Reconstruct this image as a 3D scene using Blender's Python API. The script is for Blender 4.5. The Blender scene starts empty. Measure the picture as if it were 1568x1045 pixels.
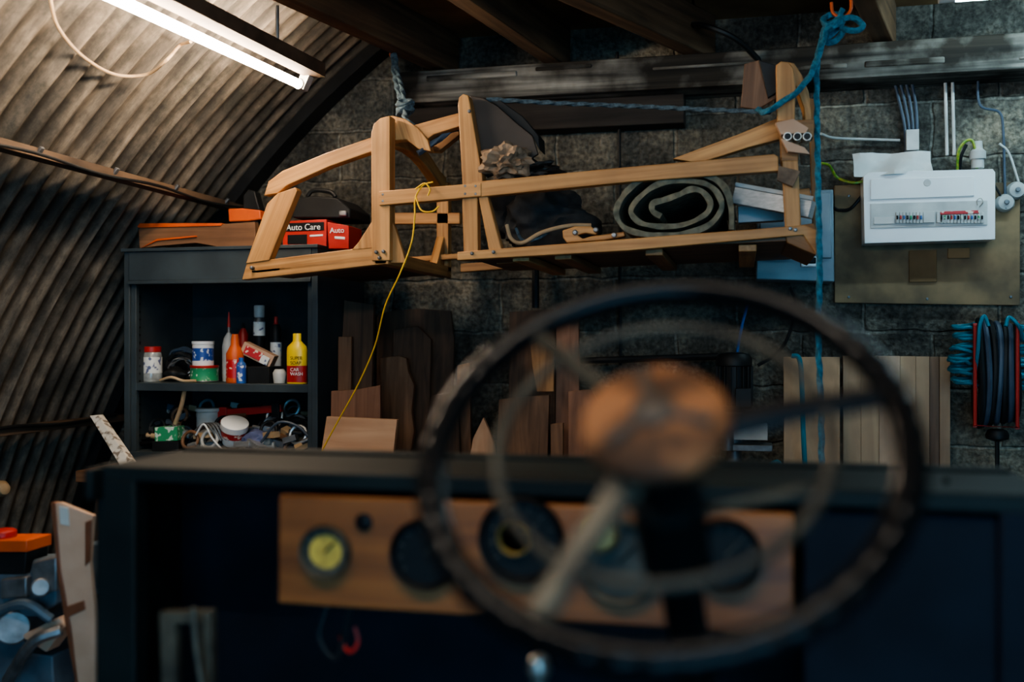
import bpy, bmesh, math, random
from mathutils import Vector, Matrix, noise
random.seed(7)
V=Vector
scene=bpy.context.scene
A=math.radians(13.0); F=1524.4; CZ=1.35
SA,CA=math.sin(A),math.cos(A)
def ray(u,v):
    s=(u-784)/F; w=(522.5-v)/F
    return V((-SA+s*CA, CA+s*SA, w))
def PY(u,v,Y):
    r=ray(u,v); return r*(Y/r.y)+V((0,0,CZ))
def PZ(u,v,z):
    r=ray(u,v); return r*((z-CZ)/r.z)+V((0,0,CZ))
def PD(u,v,d):
    return ray(u,v)*d+V((0,0,CZ))
def sc(u,Y): return (Y/ray(u,522).y)/F
# ------------------------------------------------------------------ materials
def newmat(name):
    m=bpy.data.materials.new(name); m.use_nodes=True
    nt=m.node_tree; b=nt.nodes['Principled BSDF']
    return m,nt,b
def ramp(nt,stops):
    r=nt.nodes.new('ShaderNodeValToRGB')
    el=r.color_ramp.elements
    while len(el)<len(stops): el.new(0.5)
    for e,(p,c) in zip(el,stops):
        e.position=p; e.color=(c[0],c[1],c[2],1)
    return r
def wood(name,dark,light,rough=.55,sx=2.0,sy=45.0,bump=.15,patch=(.62,.6,.58),plo=.3,phi=.6,psc=5,pf=.8):
    m,nt,b=newmat(name); L=nt.links
    at=nt.nodes.new('ShaderNodeAttribute'); at.attribute_name='gco'
    mp=nt.nodes.new('ShaderNodeMapping'); mp.inputs['Scale'].default_value=(sx,sy,sy)
    L.new(at.outputs['Vector'],mp.inputs['Vector'])
    n=nt.nodes.new('ShaderNodeTexNoise'); n.inputs['Scale'].default_value=1.0; n.inputs['Detail'].default_value=5; n.inputs['Distortion'].default_value=.6
    L.new(mp.outputs[0],n.inputs['Vector'])
    mid=[(a+c)/2 for a,c in zip(dark,light)]
    r=ramp(nt,[(.3,dark),(.5,mid),(.68,light)])
    L.new(n.outputs['Fac'],r.inputs['Fac'])
    n2=nt.nodes.new('ShaderNodeTexNoise'); n2.inputs['Scale'].default_value=psc; n2.inputs['Detail'].default_value=6
    L.new(at.outputs['Vector'],n2.inputs['Vector'])
    r2=ramp(nt,[(plo,patch),(phi,(1,1,1))]); L.new(n2.outputs['Fac'],r2.inputs['Fac'])
    mx=nt.nodes.new('ShaderNodeMixRGB'); mx.blend_type='MULTIPLY'; mx.inputs['Fac'].default_value=pf
    L.new(r.outputs['Color'],mx.inputs['Color1']); L.new(r2.outputs['Color'],mx.inputs['Color2'])
    L.new(mx.outputs[0],b.inputs['Base Color'])
    b.inputs['Roughness'].default_value=rough
    bp=nt.nodes.new('ShaderNodeBump'); bp.inputs['Strength'].default_value=bump; bp.inputs['Distance'].default_value=.004
    L.new(n.outputs['Fac'],bp.inputs['Height']); L.new(bp.outputs[0],b.inputs['Normal'])
    return m
def mott(name,c1,c2=None,scale=12,rough=.5,metal=0,bump=.05,lo=.35,hi=.65,stretch=(1,1,1),coat=0,det=6,spec=.5):
    if c2 is None: c2=tuple(x*.75 for x in c1)
    m,nt,b=newmat(name); L=nt.links
    tc=nt.nodes.new('ShaderNodeTexCoord')
    mp=nt.nodes.new('ShaderNodeMapping'); mp.inputs['Scale'].default_value=stretch
    L.new(tc.outputs['Object'],mp.inputs['Vector'])
    n=nt.nodes.new('ShaderNodeTexNoise'); n.inputs['Scale'].default_value=scale; n.inputs['Detail'].default_value=det
    L.new(mp.outputs[0],n.inputs['Vector'])
    r=ramp(nt,[(lo,c2),(hi,c1)]); L.new(n.outputs['Fac'],r.inputs['Fac'])
    L.new(r.outputs['Color'],b.inputs['Base Color'])
    b.inputs['Roughness'].default_value=rough; b.inputs['Metallic'].default_value=metal
    b.inputs['Specular IOR Level'].default_value=spec
    if coat: b.inputs['Coat Weight'].default_value=coat
    if bump:
        bp=nt.nodes.new('ShaderNodeBump'); bp.inputs['Strength'].default_value=bump; bp.inputs['Distance'].default_value=.01
        L.new(n.outputs['Fac'],bp.inputs['Height']); L.new(bp.outputs[0],b.inputs['Normal'])
    return m
def emis(name,c,s):
    m,nt,b=newmat(name)
    b.inputs['Base Color'].default_value=(*c,1)
    b.inputs['Emission Color'].default_value=(*c,1); b.inputs['Emission Strength'].default_value=s
    return m
def blockwall():
    m,nt,b=newmat('concrete_block'); L=nt.links
    tc=nt.nodes.new('ShaderNodeTexCoord'); sp=nt.nodes.new('ShaderNodeSeparateXYZ'); cb=nt.nodes.new('ShaderNodeCombineXYZ')
    L.new(tc.outputs['Object'],sp.inputs[0]); L.new(sp.outputs['X'],cb.inputs['X']); L.new(sp.outputs['Z'],cb.inputs['Y'])
    nd=nt.nodes.new('ShaderNodeTexNoise'); nd.inputs['Scale'].default_value=9; nd.inputs['Detail'].default_value=4
    L.new(tc.outputs['Object'],nd.inputs['Vector'])
    vm=nt.nodes.new('ShaderNodeVectorMath'); vm.operation='MULTIPLY_ADD'; vm.inputs[1].default_value=(.035,.035,0)
    L.new(nd.outputs['Color'],vm.inputs[0]); L.new(cb.outputs[0],vm.inputs[2])
    br=nt.nodes.new('ShaderNodeTexBrick'); br.inputs['Scale'].default_value=1
    br.inputs['Brick Width'].default_value=.44; br.inputs['Row Height'].default_value=.2
    br.inputs['Mortar Size'].default_value=.009; br.inputs['Mortar Smooth'].default_value=.7
    br.inputs['Color1'].default_value=(.11,.105,.092,1); br.inputs['Color2'].default_value=(.20,.185,.155,1); br.inputs['Mortar'].default_value=(.26,.25,.22,1)
    L.new(vm.outputs[0],br.inputs['Vector'])
    n=nt.nodes.new('ShaderNodeTexNoise'); n.inputs['Scale'].default_value=2.6; n.inputs['Detail'].default_value=12; n.inputs['Roughness'].default_value=.76
    L.new(tc.outputs['Object'],n.inputs['Vector'])
    r=ramp(nt,[(.38,(.16,.17,.17)),(.5,(.70,.70,.67)),(.64,(1.9,1.75,1.5))]); L.new(n.outputs['Fac'],r.inputs['Fac'])
    mx=nt.nodes.new('ShaderNodeMixRGB'); mx.blend_type='MULTIPLY'; mx.inputs['Fac'].default_value=1
    L.new(br.outputs['Color'],mx.inputs['Color1']); L.new(r.outputs['Color'],mx.inputs['Color2'])
    n3=nt.nodes.new('ShaderNodeTexNoise'); n3.inputs['Scale'].default_value=60; n3.inputs['Detail'].default_value=5
    L.new(tc.outputs['Object'],n3.inputs['Vector'])
    r3=ramp(nt,[(.35,(.5,.5,.5)),(.65,(1.3,1.3,1.3))]); L.new(n3.outputs['Fac'],r3.inputs['Fac'])
    mx2=nt.nodes.new('ShaderNodeMixRGB'); mx2.blend_type='MULTIPLY'; mx2.inputs['Fac'].default_value=1
    L.new(mx.outputs[0],mx2.inputs['Color1']); L.new(r3.outputs['Color'],mx2.inputs['Color2'])
    L.new(mx2.outputs[0],b.inputs['Base Color']); b.inputs['Roughness'].default_value=.9
    ad=nt.nodes.new('ShaderNodeMath'); ad.operation='MULTIPLY_ADD'; ad.inputs[1].default_value=-1.0
    L.new(br.outputs['Fac'],ad.inputs[0]); 
    ad2=nt.nodes.new('ShaderNodeMath'); ad2.operation='ADD'
    L.new(n3.outputs['Fac'],ad2.inputs[0]); L.new(n.outputs['Fac'],ad2.inputs[1]); L.new(ad2.outputs[0],ad.inputs[2])
    bp=nt.nodes.new('ShaderNodeBump'); bp.inputs['Strength'].default_value=.9; bp.inputs['Distance'].default_value=.016
    L.new(ad.outputs[0],bp.inputs['Height']); L.new(bp.outputs[0],b.inputs['Normal'])
    return m
def corrmat():
    m,nt,b=newmat('corrugated_rusty_sheet'); L=nt.links
    tc=nt.nodes.new('ShaderNodeTexCoord'); mp=nt.nodes.new('ShaderNodeMapping'); mp.inputs['Scale'].default_value=(1.5,9,1.5)
    L.new(tc.outputs['Object'],mp.inputs['Vector'])
    n=nt.nodes.new('ShaderNodeTexNoise'); n.inputs['Scale'].default_value=2.6; n.inputs['Detail'].default_value=9; n.inputs['Roughness'].default_value=.7
    L.new(mp.outputs[0],n.inputs['Vector'])
    r=ramp(nt,[(.3,(.045,.042,.037)),(.48,(.13,.112,.09)),(.6,(.23,.19,.145)),(.78,(.40,.35,.28))]); L.new(n.outputs['Fac'],r.inputs['Fac'])
    n2=nt.nodes.new('ShaderNodeTexNoise'); n2.inputs['Scale'].default_value=3.5; n2.inputs['Detail'].default_value=10; n2.inputs['Roughness'].default_value=.75
    L.new(tc.outputs['Object'],n2.inputs['Vector'])
    r2=ramp(nt,[(.38,(.22,.26,.27)),(.58,(1,1,1))]); L.new(n2.outputs['Fac'],r2.inputs['Fac'])
    mx=nt.nodes.new('ShaderNodeMixRGB'); mx.blend_type='MULTIPLY'; mx.inputs['Fac'].default_value=.9
    L.new(r.outputs['Color'],mx.inputs['Color1']); L.new(r2.outputs['Color'],mx.inputs['Color2'])
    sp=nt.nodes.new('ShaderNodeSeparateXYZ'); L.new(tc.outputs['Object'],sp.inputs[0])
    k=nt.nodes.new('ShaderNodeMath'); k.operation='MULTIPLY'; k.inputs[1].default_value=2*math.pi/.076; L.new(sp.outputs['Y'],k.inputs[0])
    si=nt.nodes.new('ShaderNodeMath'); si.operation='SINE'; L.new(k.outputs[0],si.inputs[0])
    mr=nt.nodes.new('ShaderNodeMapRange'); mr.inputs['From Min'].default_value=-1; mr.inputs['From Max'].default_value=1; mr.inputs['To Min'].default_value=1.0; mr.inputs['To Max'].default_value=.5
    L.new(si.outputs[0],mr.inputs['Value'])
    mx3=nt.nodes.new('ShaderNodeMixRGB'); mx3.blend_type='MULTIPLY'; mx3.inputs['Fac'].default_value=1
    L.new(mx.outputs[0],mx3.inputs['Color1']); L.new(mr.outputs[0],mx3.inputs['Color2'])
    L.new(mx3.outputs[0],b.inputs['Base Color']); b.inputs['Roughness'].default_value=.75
    bp=nt.nodes.new('ShaderNodeBump'); bp.inputs['Strength'].default_value=.35; bp.inputs['Distance'].default_value=.01
    L.new(n2.outputs['Fac'],bp.inputs['Height']); L.new(bp.outputs[0],b.inputs['Normal'])
    return m
M={}
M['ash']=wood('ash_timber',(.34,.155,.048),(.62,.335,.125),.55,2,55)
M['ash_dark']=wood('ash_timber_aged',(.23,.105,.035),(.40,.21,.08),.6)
M['walnut']=wood('walnut',(.050,.027,.015),(.125,.067,.037),.7)
M['brown']=wood('brown_wood',(.12,.058,.028),(.25,.13,.068),.6)
M['red_brown']=wood('red_brown_wood',(.17,.078,.044),(.29,.14,.08),.6)
M['pink']=wood('pink_beech',(.44,.25,.145),(.58,.37,.235),.6,2,25)
M['pine']=wood('pine_plank',(.38,.215,.115),(.55,.345,.195),.6,1.5,20)
M['beam']=wood('weathered_beam',(.014,.013,.012),(.38,.36,.31),.92,1.1,30,1.0,patch=(.10,.085,.07),plo=.42,phi=.60,psc=4,pf=1)
M['joist']=wood('old_joist',(.06,.034,.017),(.20,.115,.058),.85,1.6,26,.5)
M['dkwood']=wood('dark_board_wood',(.016,.013,.011),(.05,.038,.03),.85,1.6,26,.5)
M['ply']=mott('old_ply',(.30,.185,.09),(.14,.083,.042),3,.85,0,.1,spec=.2)
M['osb']=mott('backboard',(.30,.20,.105),(.13,.092,.055),7,.85,0,.2,det=12)
M['dash']=wood('dash_wood',(.17,.055,.014),(.34,.125,.032),.5,2,30)
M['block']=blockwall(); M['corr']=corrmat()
M['floor']=mott('concrete_floor',(.10,.10,.095),(.05,.05,.05),3,.85,0,.3)
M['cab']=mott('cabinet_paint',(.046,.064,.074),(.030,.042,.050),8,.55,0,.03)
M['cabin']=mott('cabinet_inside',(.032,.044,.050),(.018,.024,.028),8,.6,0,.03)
M['white']=mott('white_plastic',(.78,.80,.80),(.70,.72,.73),5,.35,0,0)
M['offwhite']=mott('off_white',(.55,.56,.54),(.38,.39,.38),10,.5,0,.02)
M['flaky']=mott('flaking_white_paint',(.62,.60,.55),(.20,.17,.14),40,.8,0,.2,.38,.5)
M['paper']=mott('paper',(.62,.62,.60),(.52,.52,.50),10,.7,0,.1)
M['black']=mott('black_rubber',(.016,.018,.019),(.009,.010,.011),10,.5,0,.02,spec=.3)
M['rim']=mott('black_wheel_rim',(.007,.008,.009),(.004,.005,.006),10,.17,0,0,spec=.2)
M['glossblk']=mott('black_bakelite',(.010,.010,.011),(.006,.006,.007),10,.4,0,0,spec=.2)
M['ring']=mott('tarnished_ring',(.13,.115,.085),(.06,.055,.045),25,.5,.3,0,spec=.3)
M['ringd']=mott('dark_tarnished_ring',(.075,.068,.052),(.035,.033,.028),25,.5,.3,0,spec=.3)
M['darkp']=mott('dark_green_black_paint',(.010,.017,.018),(.006,.010,.011),6,.6,0,.03,spec=.2)
M['navy']=mott('dark_blue_black',(.007,.011,.020),(.004,.006,.011),6,.7,0,.03,spec=.2)
M['red']=mott('red_paint',(.50,.03,.02),(.38,.022,.016),10,.45,0,0)
M['orange']=mott('orange_plastic',(.66,.12,.025),(.5,.085,.02),10,.5,0,0)
M['yellow']=mott('yellow_plastic',(.80,.58,.03),(.72,.50,.02),10,.35,0,0)
M['ylabel']=mott('yellow_label',(.75,.62,.08),(.08,.05,.02),70,.4,0,0,.42,.5,det=1)
M['rlabel']=mott('red_label',(.50,.03,.03),(.75,.6,.5),60,.4,0,0,.36,.40,det=1)
M['blabel']=mott('blue_label',(.03,.08,.33),(.6,.65,.7),60,.4,0,0,.38,.42,det=1)
M['wlabel']=mott('white_label',(.70,.72,.70),(.12,.14,.25),60,.5,0,0,.36,.42,det=1)
M['glabel']=mott('green_label',(.04,.30,.13),(.6,.7,.6),60,.5,0,0,.36,.42,det=1)
M['blue']=mott('blue_plastic',(.03,.12,.38),(.02,.09,.3),10,.4,0,0)
M['teal']=mott('teal_hose',(.012,.20,.28),(.008,.14,.20),10,.45,0,0)
M['bluerope']=mott('blue_rope',(.045,.20,.29),(.015,.09,.14),90,.85,0,.2)
M['greyrope']=mott('grey_rope',(.09,.14,.17),(.035,.055,.07),90,.85,0,.2)
M['ystring']=mott('yellow_string',(.85,.52,.02),(.75,.43,.015),60,.6,0,0)
M['cream']=mott('cream_cable',(.50,.36,.22),(.40,.27,.15),20,.5,0,0)
M['bluegrey']=mott('blue_grey_cable',(.06,.09,.13),(.04,.06,.09),20,.45,0,0)
M['green']=mott('green_cable',(.05,.22,.03),(.30,.32,.03),80,.4,0,0)
M['bluebox']=mott('light_steel_paint',(.22,.29,.33),(.15,.20,.235),6,.45,.1,.03)
M['alu']=mott('aluminium',(.50,.53,.55),(.33,.36,.38),20,.4,.7,.03,stretch=(1,8,8))
M['steel']=mott('dull_steel',(.26,.27,.28),(.12,.125,.13),18,.45,.7,.05)
M['chrome']=mott('worn_steel_bright',(.45,.45,.42),(.28,.27,.24),12,.35,.8,.02)
M['brass']=mott('brass',(.45,.33,.12),(.28,.19,.07),15,.4,.7,.02)
M['olive']=mott('felt_carpet',(.21,.20,.145),(.10,.10,.075),40,.95,0,.6)
M['cardboard']=mott('cardboard',(.58,.39,.28),(.48,.31,.21),8,.85,0,.05)
M['tape']=mott('packing_tape',(.22,.085,.045),(.15,.06,.03),12,.35,0,0)
M['crump']=mott('crumpled_brown_paper',(.30,.205,.13),(.09,.06,.04),18,.7,0,.5)
M['blkbag']=mott('black_sheet',(.026,.023,.021),(.012,.011,.010),12,.5,0,.3)
M['fabric']=mott('charcoal_fabric',(.033,.034,.036),(.016,.017,.018),30,.9,0,.3)
M['dkbrown']=mott('dark_panel',(.055,.038,.028),(.032,.023,.017),8,.55,0,.1)
M['leather']=mott('tan_hub',(.27,.115,.05),(.065,.032,.018),18,.65,0,.15,.42,.58,spec=.2)
M['ivory']=mott('gauge_face',(.60,.43,.08),(.32,.22,.05),40,.5,0,0)
M['dial']=mott('dark_dial',(.012,.014,.016),(.008,.010,.012),20,.5,0,0,spec=.2)
M['greydial']=mott('grey_dial',(.085,.09,.08),(.045,.05,.047),20,.5,0,0,spec=.2)
M['glass']=mott('jar_contents',(.42,.45,.45),(.25,.26,.25),50,.15,0,0,coat=.6)
M['machine']=mott('machine_blue_grey',(.12,.17,.21),(.06,.085,.11),10,.5,.1,.05)
M['bpurple']=mott('blue_cloth',(.13,.16,.30),(.07,.08,.16),20,.9,0,.3)
M['tube']=emis('tube_glow',(1.0,.80,.60),78)
M['tubew']=emis('tube_glow_added',(1.0,.86,.70),58)
M['tubec']=emis('tube_glow_cool',(.60,.88,1.0),40)
M['housing']=mott('lamp_housing',(.10,.065,.042),(.05,.033,.022),15,.7,0,.05)
M['rust']=wood('rusty_purlin',(.05,.033,.022),(.16,.10,.06),.8,2,20,.4)
# ------------------------------------------------------------------ builder
def perp(L):
    L=L.normalized(); a=V((0,0,1)) if abs(L.z)<.9 else V((0,1,0))
    m=L.cross(a).normalized(); return m,L.cross(m).normalized()
class B:
    def __init__(s,name): s.name=name; s.v=[]; s.f=[]; s.m=[]; s.fm=[]; s.g=[]
    def mi(s,mat):
        mat=M[mat] if isinstance(mat,str) else mat
        if mat not in s.m: s.m.append(mat)
        return s.m.index(mat)
    def add(s,vs,fs,mat,L=None):
        o=len(s.v); L=(L or V((1,0,0))).normalized(); a,b=perp(L)
        off=V((random.uniform(0,9),random.uniform(0,9),random.uniform(0,9)))
        for p in vs:
            p=V(p); s.v.append(p); s.g.append(V((p.dot(L),p.dot(a),p.dot(b)))+off)
        if isinstance(mat,list): idx=[s.mi(x) for x in mat]
        else: idx=[s.mi(mat)]*len(fs)
        for f,i in zip(fs,idx): s.f.append([o+k for k in f]); s.fm.append(i)
        return s
    def box(s,c,size,mat,rot=(0,0,0)):
        from mathutils import Euler
        R=Euler(rot).to_matrix(); h=V(size)/2; c=V(c)
        vs=[c+R@V((x*h.x,y*h.y,z*h.z)) for x in(-1,1) for y in(-1,1) for z in(-1,1)]
        fs=[(0,1,3,2),(4,6,7,5),(0,4,5,1),(2,3,7,6),(0,2,6,4),(1,5,7,3)]
        k=max(range(3),key=lambda i:size[i]); ax=V((0,0,0)); ax[k]=1
        return s.add(vs,fs,mat,R@ax)
    def mm(s,a,b,mat):
        a=V(a);b=V(b); return s.box((a+b)/2,[abs(x) for x in (b-a)],mat)
    def prism(s,pts,ext,mat,L=None):
        n=len(pts); ext=V(ext)
        vs=[V(p) for p in pts]+[V(p)+ext for p in pts]
        fs=[tuple(range(n)),tuple(range(2*n-1,n-1,-1))]+[(i,(i+1)%n,(i+1)%n+n,i+n) for i in range(n)]
        if L is None:
            e=[vs[(i+1)%n]-vs[i] for i in range(n)]; L=max(e,key=lambda x:x.length)
        return s.add(vs,fs,mat,L)
    def pp(s,px,Y,th,mat,L=None): return s.prism([PY(u,v,Y) for u,v in px],(0,th,0),mat,L)
    def bar(s,a,b,w,h,mat):
        a=V(a);b=V(b); L=(b-a).normalized(); side=L.cross(V((0,0,1)))
        side=side.normalized() if side.length>.01 else V((1,0,0)); up=side.cross(L).normalized()
        vs=[]
        for p in(a,b):
            for i,j in((-1,-1),(1,-1),(1,1),(-1,1)): vs.append(p+side*w/2*i+up*h/2*j)
        return s.add(vs,[(3,2,1,0),(4,5,6,7),(0,1,5,4),(1,2,6,5),(2,3,7,6),(3,0,4,7)],mat,L)
    def lathe(s,base,prof,mat,axis=(0,0,1),n=28,mats=None,sy=1.0):
        base=V(base); ax=V(axis).normalized(); a,b=perp(ax)
        vs=[];fs=[];fm=[]
        for r,h in prof:
            for i in range(n):
                t=2*math.pi*i/n; vs.append(base+ax*h+(a*math.cos(t)+b*math.sin(t)*sy)*max(r,1e-4))
        for k in range(len(prof)-1):
            for i in range(n):
                j=(i+1)%n; fs.append((k*n+i,k*n+j,(k+1)*n+j,(k+1)*n+i)); fm.append(mats[k] if mats else mat)
        fs.append(tuple(reversed(range(n)))); fm.append(fm[0])
        k=len(prof)-1; fs.append(tuple(k*n+i for i in range(n))); fm.append(fm[-2])
        return s.add(vs,fs,fm,ax)
    def cyl(s,a,b,r,mat,r2=None,n=24):
        a=V(a);b=V(b); return s.lathe(a,[(r,0),(r if r2 is None else r2,(b-a).length)],mat,b-a,n)
    def tube(s,pts,r,mat,n=8,closed=False,smooth=6,strands=0,lay=40,rf=None):
        P=[V(p) for p in pts]
        if smooth and len(P)>2:
            Q=[];N=len(P); rng=range(N) if closed else range(N-1)
            for i in rng:
                p0=P[(i-1)%N] if closed or i>0 else P[0]*2-P[1]; p1=P[i]; p2=P[(i+1)%N]
                p3=P[(i+2)%N] if closed or i+2<N else P[-1]*2-P[-2]
                for k in range(smooth):
                    t=k/smooth
                    Q.append(.5*((2*p1)+(p2-p0)*t+(2*p0-5*p1+4*p2-p3)*t*t+(3*p1-p0-3*p2+p3)*t**3))
            if not closed: Q.append(P[-1])
            P=Q
        if strands:
            Q=[P[0]]
            for i in range(len(P)-1):
                d=(P[i+1]-P[i]).length; k=max(1,int(d/(r*.8)))
                for j in range(1,k+1): Q.append(P[i].lerp(P[i+1],j/k))
            P=Q
        N=len(P); vs=[];fs=[]; T=[]
        for i in range(N):
            t=(P[(i+1)%N]-P[i-1]) if (closed or 0<i<N-1) else (P[1]-P[0] if i==0 else P[-1]-P[-2])
            T.append(t.normalized() if t.length>1e-7 else V((0,0,1)))
        a,_=perp(T[0]); d=0; nn=n if not strands else 15
        for i in range(N):
            if i: d+=(P[i]-P[i-1]).length
            a=(a-T[i]*a.dot(T[i])).normalized(); b=T[i].cross(a)
            for k in range(nn):
                t=2*math.pi*k/nn; rr=r
                if strands: rr=r*(1+.22*math.cos(strands*t+d/r*.75))
                if rf: rr=r*rf(i/N,t)
                vs.append(P[i]+(a*math.cos(t)+b*math.sin(t))*rr)
        M2=N if closed else N-1
        for i in range(M2):
            for k in range(nn):
                j=(k+1)%nn; ii=(i+1)%N; fs.append((i*nn+k,i*nn+j,ii*nn+j,ii*nn+k))
        if not closed: fs.append(tuple(reversed(range(nn)))); fs.append(tuple((N-1)*nn+k for k in range(nn)))
        return s.add(vs,fs,mat,P[-1]-P[0] if (P[-1]-P[0]).length>.01 else V((1,0,0)))
    def blob(s,c,rad,mat,amp=.25,fr=3,seed=0,sub=4,floor=None):
        bm=bmesh.new(); bmesh.ops.create_icosphere(bm,subdivisions=sub,radius=1)
        c=V(c); vs=[]
        for v in bm.verts:
            p=v.co.copy()
            rid=1-2*abs(noise.noise(p*fr*1.3+V((seed*1.7,0,seed))))
            k=1+amp*(noise.noise(p*fr*.6+V((seed*3.1,seed,0)))+.35*rid-.15)
            q=c+V((p.x*rad[0],p.y*rad[1],p.z*rad[2]))*k
            if floor is not None and q.z<floor: q.z=floor
            vs.append(q)
        fs=[[v.index for v in f.verts] for f in bm.faces]; bm.free()
        return s.add(vs,fs,mat)
    def done(s,bevel=.0015,parent=None,angle=38):
        me=bpy.data.meshes.new(s.name); me.from_pydata(s.v,[],s.f)
        for m in s.m: me.materials.append(m)
        me.polygons.foreach_set('material_index',s.fm)
        at=me.attributes.new('gco','FLOAT_VECTOR','POINT')
        at.data.foreach_set('vector',[c for g in s.g for c in g])
        bm=bmesh.new(); bm.from_mesh(me); bmesh.ops.recalc_face_normals(bm,faces=bm.faces); bm.to_mesh(me); bm.free()
        me.polygons.foreach_set('use_smooth',[True]*len(me.polygons))
        me.set_sharp_from_angle(angle=math.radians(angle))
        ob=bpy.data.objects.new(s.name,me); scene.collection.objects.link(ob)
        if bevel:
            md=ob.modifiers.new('bevel','BEVEL'); md.width=bevel; md.segments=2; md.limit_method='ANGLE'; md.angle_limit=math.radians(50); md.harden_normals=False
        if parent: ob.parent=parent
        return ob
def empty(name):
    e=bpy.data.objects.new(name,None); scene.collection.objects.link(e); return e
def lettering(txt,pos,size,mat,parent,rz=0,roll=0):
    cu=bpy.data.curves.new('lettering','FONT'); cu.body=txt; cu.size=size; cu.extrude=.0006; cu.materials.append(M[mat])
    ob=bpy.data.objects.new('lettering',cu); scene.collection.objects.link(ob); ob.location=pos; ob.rotation_euler=(math.pi/2,roll,rz); ob.parent=parent; return ob
# ------------------------------------------------------------------ room shell
CX,CC,R=.82,-.48,3.72
YW=3.7; YB=-2.6
def roof(u,v,inn=.03):
    r=ray(u,v); d=.8
    while d<6:
        p=r*d+V((0,0,CZ))
        if math.hypot(p.x-CX,p.z-CC)>R-inn: break
        d+=.005
    return p
def arch(name,t0,t1,steps,mat,off=0,y0=YB,y1=YW+.02,amp=.013,pitch=.076,seg=8):
    n=int((y1-y0)/pitch*seg); vs=[];fs=[]
    for j in range(n+1):
        y=y0+(y1-y0)*j/n; a=amp*math.sin(2*math.pi*y/pitch)
        lap=.012*(int((y+10)/.62)%2)
        for i in range(steps+1):
            t=t0+(t1-t0)*i/steps; r=R+a+off+lap
            vs.append((CX+r*math.cos(t),y,CC+r*math.sin(t)))
    for j in range(n):
        for i in range(steps):
            k=j*(steps+1)+i; fs.append((k,k+1,k+steps+2,k+steps+1))
    b=B(name); b.add(vs,fs,mat,V((0,0,1))); return b.done(0,angle=80)
tl=math.pi-math.asin(.48/R); tr=math.asin(.48/R)
tm=math.pi-math.asin((2.75+.48)/R)
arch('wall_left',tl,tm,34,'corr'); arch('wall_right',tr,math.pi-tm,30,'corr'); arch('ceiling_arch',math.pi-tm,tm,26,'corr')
def archpoly(y,r=R+.03,n=40):
    return [(CX+r*math.cos(tr+(tl-tr)*i/n),y,CC+r*math.sin(tr+(tl-tr)*i/n)) for i in range(n+1)]
b=B('wall_back'); b.prism(archpoly(YW),(0,.2,0),'block'); b.done(0)
b=B('wall_front')
pl=[p for p in archpoly(YB-.15)]
L=[p for p in pl if p[0]<-1.0]; Rr=[p for p in pl if p[0]>2.6]
b.prism([( -1.0,YB-.15,0)]+[(-1.0,YB-.15,L[0][2])]+L,(0,.15,0),'block')
b.prism(Rr+[(2.6,YB-.15,Rr[-1][2]),(2.6,YB-.15,0)],(0,.15,0),'block')
Mi=[p for p in pl if -1.0<=p[0]<=2.6]; b.prism([(2.6,YB-.15,2.5)]+Mi+[(-1.0,YB-.15,2.5)],(0,.15,0),'block'); b.done(0)
b=B('floor'); b.mm((-2.95,YB-.15,-.1),(4.6,YW+.2,0),'floor'); b.done(0)
b=B('ceiling')
x=-1.36
while x<3.0:
    b.mm((x,YB+.05,2.52),(x+.592,YW,2.54),'ply'); x+=.6
b.done(.001)
jl=[((430,0),(680,113)),((700,0),(860,107)),((870,0),(1070,88)),((1322,0),(1352,66))]
for (a,c) in jl:
    p=PZ(c[0],c[1],2.36); q=PZ(a[0],a[1],2.36); d=(q-p).normalized(); 
    p2=p+(-d)*((3.66-p.y)/(-d).y) if p.y<3.66 else p
    e=p+d*2.6
    bb=B('ceiling_joist'); bb.bar(p2+V((0,0,.08)),e+V((0,0,.08)),.065,.155,'joist'); bb.done(.004)
b=B('wall_beam'); b.mm((-1.25,3.52,2.235),(2.5,3.70,2.352),'beam')
rb=random.Random(5)
for i in range(9):
    x=-1.2+i*.4+rb.uniform(0,.1); z=rb.uniform(2.25,2.33); b.mm((x,3.514,z),(x+rb.uniform(.2,.38),3.53,z+rb.uniform(.008,.022)),'beam')
b.mm((-1.25,3.60,2.13),(-.2,3.70,2.235),'dkwood'); b.done(.008)  # near-black board along the left underside of the beam
def onarch(z,inn=.0): 
    r=R-inn; return CX-math.sqrt(r*r-(z-CC)**2)
b=B('trim_1'); z=1.90; b.bar((onarch(z,.055),YB+.1,z),(onarch(z,.055),3.69,z-.02),.05,.028,'rust')
for i in range(14): 
    y=3.5-i*.35; b.box((onarch(z,.075),y,z-.012),(.010,.015,.03),'steel',(0,.7,0))
b.tube([(onarch(z,.09)+.0,3.6-i*.3,z-.025-.012*(i%2)) for i in range(14)],.005,'black'); b.done(.002)
b=B('trim_2'); z=1.06; b.bar((onarch(z,.04),YB+.1,z),(onarch(z,.04),3.69,z-.03),.045,.03,'rust')
b.tube([(onarch(z,.07),3.6-i*.3,z-.01-.012*(i%2)) for i in range(14)],.006,'black'); b.done(.002)
b=B('arch_rib'); n=40; vs=[];fs=[]
for i in range(n+1):
    t=tl+(tm-.35-tl)*i/n
    for (rr,y) in((R-.015,3.60),(R-.06,3.60),(R-.06,3.70),(R-.015,3.70)):
        vs.append((CX+rr*math.cos(t),y,CC+rr*math.sin(t)))
for i in range(n):
    for k in range(4): j=(k+1)%4; fs.append((i*4+k,i*4+j,i*4+4+j,i*4+4+k))
b.add(vs,fs,'black'); b.done(.002)
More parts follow.
